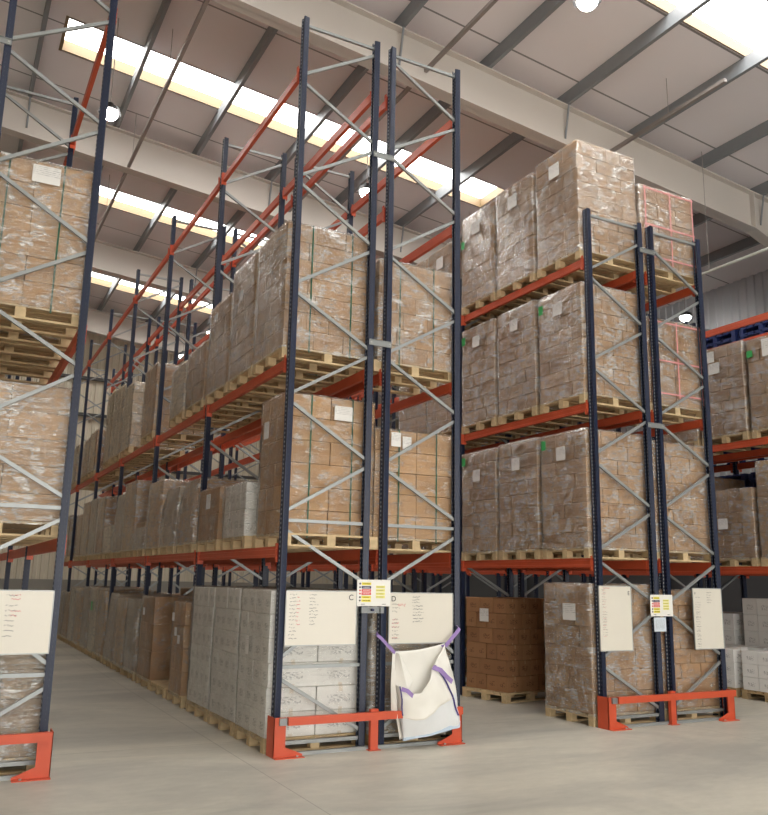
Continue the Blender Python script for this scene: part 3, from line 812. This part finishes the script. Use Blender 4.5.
# ------------------------------------------------------------------ whiteboards, signs, writing
def glyph(ch, size, mat, parent, loc):
    cu = bpy.data.curves.new('letter', 'FONT'); cu.body = ch; cu.size = size; cu.extrude = .0008; cu.align_x = 'CENTER'
    tmp = bpy.data.objects.new('letter', cu); COL.objects.link(tmp)
    dg = bpy.context.evaluated_depsgraph_get(); dg.update()
    me = bpy.data.meshes.new_from_object(tmp.evaluated_get(dg))
    bpy.data.objects.remove(tmp); me.materials.clear(); me.materials.append(mat)
    return link('letter', me, parent, loc, (PI / 2, 0, 0))

def scribble(parent, x0, z0, w, rows, dz, mat, seed, name='handwriting', th=.005):
    rnd = random.Random(seed); m = MB()
    for r in range(rows):
        if rnd.random() < .08: continue
        x = x0 + rnd.uniform(0, .01); zz = z0 - r * dz; end = x0 + w * rnd.uniform(.6, 1.0)
        pz = zz; px = x
        while x < end:
            x += rnd.uniform(.004, .009); nz_ = zz + rnd.uniform(-.008, .008)
            m.v += [(px, -.0045, pz - th / 2), (x, -.0045, nz_ - th / 2), (x, -.0045, nz_ + th / 2), (px, -.0045, pz + th / 2)]
            b = len(m.v) - 4; m.f.append((b, b + 1, b + 2, b + 3))
            px, pz = x, nz_
            if rnd.random() < .12: x += .012; px = x
    return m.build(name, M[mat], parent)

def board(x0, x1, z0, z1, label, tilt=0.0, y=8.507):
    t = thing('whiteboard', label, 'whiteboard', ((x0 + x1) / 2, y, z0), 'whiteboards at the row ends')
    w = (x1 - x0) / 2; h = z1 - z0
    MB().box(-w, w, 0, .012, 0, h).build('panel', M['board'], t)
    e = .010
    m = MB().box(-w, w, -.004, .016, h - e, h).box(-w, w, -.004, .016, 0, e).box(-w, -w + e, -.004, .016, 0, h).box(w - e, w, -.004, .016, 0, h)
    m.build('frame', M['frame'], t)
    t.rotation_euler = (0, tilt, 0)
    return t, w, h
b, w, h = board(3.31, 4.155, 1.085, 1.665, 'wide whiteboard marked C with red and black notes')
glyph('C', .085, M['ink'], b, (w - .075, -.0042, h - .10))
scribble(b, -w + .04, h - .045, .10, 13, .038, 'greyink', 1); scribble(b, -w + .12, h - .075, .05, 8, .04, 'red', 2); scribble(b, -w + .27, h - .05, .11, 10, .034, 'greyink', 3)
b, w, h = board(4.555, 5.415, 1.085, 1.655, 'wide whiteboard marked D above the hanging white bag')
glyph('D', .085, M['ink'], b, (-w + .06, -.0042, h - .10))
scribble(b, -w + .04, h - .13, .10, 10, .042, 'greyink', 4); scribble(b, -w + .11, h - .135, .11, 2, .012, 'red', 5); scribble(b, -w + .3, h - .05, .13, 3, .03, 'greyink', 6)
scribble(b, -w + .31, h - .15, .15, 6, .035, 'ink', 7); scribble(b, -w + .04, h - .30, .09, 6, .04, 'red', 8)
b, w, h = board(7.655, 8.225, .94, 1.775, 'tall whiteboard on the lower pair, the left one of two', 0)
glyph('E', .075, M['ink'], b, (w - .05, -.0042, h - .12))
scribble(b, -w + .05, h - .05, .09, 19, .032, 'greyink', 9, th=.003); scribble(b, -w + .07, h - .03, .14, 1, .03, 'red', 10); scribble(b, -w + .06, h - .06, .06, 14, .045, 'red', 11, th=.0025)
b, w, h = board(9.365, 9.945, .93, 1.765, 'tall whiteboard on the lower pair, the right one of two', 0)
glyph('F', .045, M['ink'], b, (-w + .05, -.0042, h - .09))
scribble(b, -w + .04, h - .13, .11, 21, .033, 'greyink', 12, th=.003); scribble(b, -w + .04, h - .34, .11, 9, .06, 'ink', 13, th=.0025); scribble(b, -w + .27, h - .06, .12, 5, .035, 'greyink', 14)
b, w, h = board(.11, .995, 1.06, 1.635, 'whiteboard cut by the left edge of the photo')
scribble(b, .03, h - .05, .10, 9, .045, 'greyink', 15); scribble(b, .07, h - .045, .10, 2, .04, 'red', 16); scribble(b, .07, h - .19, .09, 2, .04, 'red', 17)

def load_sign(x0, x1, z0, z1, label):
    t = thing('load_sign', label, 'sign', ((x0 + x1) / 2, 8.5, z0), 'rack load signs')
    w = (x1 - x0) / 2; h = z1 - z0
    MB().box(-w, w, 0, .006, 0, h).build('panel', M['sign'], t)
    rows = [('yellow', .845), ('signnavy', .71), ('signred', .59), ('signred', .47), ('yellow', .335), ('yellow', .21)]
    for mt, v in rows:
        MB().box(-w * .74, -w * .18, -.0015, 0, h * v - .014, h * v + .014).build('stripe', M[mt], t)
        m = MB()
        x = -w * .66
        rr = random.Random(v)
        while x < -w * .26: m.box(x, x + .006, -.0025, -.0015, h * v - .005, h * v + .005); x += rr.choice((.009, .012, .016))
        m.build('lettering', M['sign' if mt in ('signnavy', 'signred') else 'ink'], t)
        MB().box(-w * .88, -w * .79, -.0015, 0, h * v - .009, h * v + .009).build('symbol', M['ink' if mt != 'signred' else 'signred'], t)
    for v in (.73, .60, .47, .35):
        MB().box(w * .12, w * .66, -.0015, 0, h * v - .014, h * v + .014).build('stripe', M['paleyellow'], t)
        m = MB()
        for q in range(6): m.box(w * .16 + q * .015, w * .16 + q * .015 + .008, -.0025, -.0015, h * v - .004, h * v + .003)
        m.build('lettering', M['greyink'], t)
    for u in (-.75, .5):
        m = MB()
        for q in range(4): m.box(u * w + q * .012, u * w + q * .012 + .007, -.0015, 0, h * .06, h * .06 + .008)
        m.build('lettering', M['ink'], t)
    return t
load_sign(4.15, 4.57, 1.50, 1.79, 'small white load sign with yellow and red stripes between boards C and D')
load_sign(8.56, 8.97, 1.38, 1.665, 'small white load sign with yellow and red stripes on the lower pair')
t = thing('steel_bracket', 'grey steel bracket under the load sign between boards C and D', 'bracket', (4.34, 8.485, 1.425))
MB().box(-.14, .14, 0, .03, 0, .01).box(-.14, .14, 0, .03, .055, .065).box(-.14, .14, .024, .03, 0, .065).box(-.14, -.10, -.004, .03, 0, .065).box(.10, .14, -.004, .03, 0, .065).build('bracket_plate', M['steel'], t)
MB().tube((0, .024, .035), (0, -.02, .035), .014, 10).build('blue_knob', M['signnavy'], t)
t = thing('paper_notice', 'plain white square notice under the load sign on the lower pair', 'notice', (8.735, 8.514, 1.18))
MB().box(-.11, .11, 0, .004, 0, .185).build('paper', M['bluegrey'], t)
m = MB()
rr = random.Random(5)
for r in range(9):
    x = -.08
    while x < .08: m.box(x, x + .005, -.001, 0, .03 + r * .015, .034 + r * .015); x += rr.choice((.008, .011, .016))
m.build('lettering', M['greyink'], t)

# ------------------------------------------------------------------ hanging bulk bag
def bag():
    t = thing('bulk_bag', 'empty white woven bulk bag hanging open by purple loops on rack D', 'bag', (5.0, 8.3, .07))
    ox, oy, oz = 5.0, 8.3, .07
    nu, nv = 26, 30
    def panel(name, fx, mat, smooth=True, th=.003):
        m = MB()
        for j in range(nv + 1):
            for i in range(nu + 1):
                p = fx(i / nu, j / nv); m.v.append((p[0] - ox, p[1] - oy, p[2] - oz))
        for j in range(nv):
            for i in range(nu):
                a = j * (nu + 1) + i; m.f.append((a, a + 1, a + nu + 2, a + nu + 1))
        o = m.build(name, M[mat], t, smooth=smooth)
        md = o.modifiers.new('thick', 'SOLIDIFY'); md.thickness = th
        return o
    def wr(x, z, a=.012, s=0): return noise.noise(Vector((x * 4 + s, z * 4, 1.7))) * a + noise.noise(Vector((x * 10 + s, z * 7, 4.7))) * a * .4
    # outline (world x) of the hanging bag at a height
    def lerp(a, b, t): return a + (b - a) * t
    def left(v):   # v 0 bottom, 1 top
        return lerp(4.665, 4.565, v) - .03 * math.sin(PI * v)
    def right(v): return lerp(5.42, 5.235, v) + .05 * math.sin(PI * min(1, v * 1.1))
    def bot(u): return lerp(.085, .205, u) + .006 * math.sin(u * 7)
    def back(u, v):
        x = lerp(left(v), right(v), u); z = lerp(bot(u), lerp(1.015, 1.09, u) - .018 * math.sin(PI * u), v)
        return (x, 8.405 - .02 * math.sin(PI * u) + wr(x, z, .01, 9) + .0 * v, z)
    panel('back_panel', back, 'bag')
    # front panel: its mouth sags forward between the two front loops
    keys = [(0, .66), (.06, .64), (.18, .575), (.30, .58), (.42, .68), (.62, .87), (.80, .985), (1.0, 1.085)]
    def top(u):
        for (a, za), (b_, zb) in zip(keys, keys[1:]):
            if u <= b_:
                s = (u - a) / (b_ - a); s = s * s * (3 - 2 * s) * .4 + s * .6
                return lerp(za, zb, s)
        return keys[-1][1]
    def front(u, v):
        zt = top(u); z = lerp(bot(u), zt, v)
        vg = (z - .1) / .95
        x = lerp(left(vg) + .02, right(vg) - .0, u)
        dep = .19 * math.sin(PI * min(1, max(0, u))) ** .6 * (1 - .55 * max(0, vg) ** 2)
        dep *= .35 + .65 * min(1, (v + .02) * 2.2)
        fold = .03 * math.exp(-((u - .62 - .30 * (1 - v)) / .05) ** 2)
        return (x, 8.385 - dep - fold + wr(x, z, .04), z)
    panel('front_panel', lambda u, v: front(u, .40 + .6 * v), 'bag')
    panel('lower_front_panel', lambda u, v: front(u, .40 * v), 'bagpale')
    def side(u, v):   # left gusset hanging beside
        z = lerp(.31, 1.0, v); x = lerp(4.555, 4.60, u) - .012 * math.sin(PI * v) + .0
        return (x, 8.40 - .06 * u * (1 - v) + wr(x, z, .008, 3), z)
    panel('side_panel', side, 'bag')
    def fold(u, v):   # left side cloth folded into the mouth
        a = Vector((4.585, 8.385, lerp(.66, 1.01, v))); b = Vector((lerp(4.72, 4.60, v), 8.33, lerp(.60, 1.0, v)))
        c = Vector((lerp(4.80, 4.62, v), 8.37, lerp(.70, 1.0, v)))
        p = a.lerp(b, u * 2) if u < .5 else b.lerp(c, u * 2 - 1)
        return tuple(p)
    panel('inner_fold', fold, 'bag')
    # bluish bottom hem
    def hem(u, v):
        p = front(u, .0); return (p[0], p[1] - .006, p[2] - .012 + .05 * v)
    panel('bottom_hem', hem, 'bagblue')
    def strap(name, pts, w, mat, d=(1, 0, 0)):
        m = MB(); dv = Vector(d).normalized() * w / 2
        for p in pts:
            p = Vector(p) - Vector((ox, oy, oz)); m.v.append(tuple(p - dv)); m.v.append(tuple(p + dv))
        for i in range(len(pts) - 1): m.f.append((2 * i, 2 * i + 1, 2 * i + 3, 2 * i + 2))
        o = m.build(name, M[mat], t); md = o.modifiers.new('thick', 'SOLIDIFY'); md.thickness = .004
        return o
    strap('lifting_loop', [(4.405, 8.50, 1.21), (4.39, 8.45, 1.19), (4.43, 8.42, 1.15), (4.50, 8.41, 1.08), (4.585, 8.40, 1.0)], .035, 'purple', (.5, 0, .8))
    strap('lifting_loop', [(5.475, 8.50, 1.27), (5.46, 8.44, 1.25), (5.40, 8.42, 1.20), (5.33, 8.41, 1.14), (5.25, 8.40, 1.07), (5.20, 8.40, 1.055)], .045, 'purple', (.8, 0, -.6))
    f1 = front(.62, 1); f2 = front(.04, 1)
    strap('front_loop', [(f1[0] - .03, f1[1] - .01, f1[2] - .02), (f1[0] + .05, f1[1] - .05, f1[2] - .05), (f1[0] + .12, f1[1] - .06, f1[2] - .12), (f1[0] + .20, f1[1] - .05, f1[2] - .18)], .05, 'purple', (.5, 0, .8))
    strap('front_loop', [(f2[0] - .0, f2[1] - .03, f2[2] - .02), (f2[0] + .06, f2[1] - .06, f2[2] - .04), (f2[0] + .14, f2[1] - .07, f2[2] - .11)], .045, 'purple', (.4, 0, .9))
    pts = []
    for k in range(12):
        s = k / 11; p = front(.62 + .30 * s, 1 - .86 * s); pts.append((p[0], p[1] - .012, p[2]))
    strap('seam_tape', pts, .022, 'purpledark')
    pts = []
    for k in range(8):
        s = k / 7; p = front(.03, 1 - .55 * s); pts.append((p[0], p[1] - .012, p[2]))
    strap('seam_tape', pts, .014, 'purpledark')
bag()

# ------------------------------------------------------------------ world, camera
w = bpy.data.worlds.new('World'); SC.world = w; w.use_nodes = True
w.node_tree.nodes['Background'].inputs[0].default_value = (.8, .88, 1, 1); w.node_tree.nodes['Background'].inputs[1].default_value = .6

yaw, pitch, roll, f = math.radians(27.5893), math.radians(11.7597), math.radians(1.1183), 830.011
fw = Vector((math.sin(yaw) * math.cos(pitch), math.cos(yaw) * math.cos(pitch), math.sin(pitch)))
r = Vector((math.cos(yaw), -math.sin(yaw), 0)); u = r.cross(fw)
r2 = math.cos(roll) * r + math.sin(roll) * u; u2 = -math.sin(roll) * r + math.cos(roll) * u
cam = bpy.data.cameras.new('camera'); co = bpy.data.objects.new('camera', cam); COL.objects.link(co)
mt = Matrix((r2, u2, -fw)).transposed().to_4x4(); mt.translation = Vector((0, 0, 1.7861)); co.matrix_world = mt
cam.sensor_fit = 'VERTICAL'; cam.sensor_height = 36; cam.lens = f / 815 * 36; cam.clip_end = 200
SC.camera = co
SC.view_settings.view_transform = 'Standard'; SC.view_settings.look = 'None'; SC.view_settings.gamma = 1; SC.view_settings.exposure = .12
SC.view_settings.use_curve_mapping = False
SC.cycles.transparent_max_bounces = 24
SC.cycles.max_bounces = 8
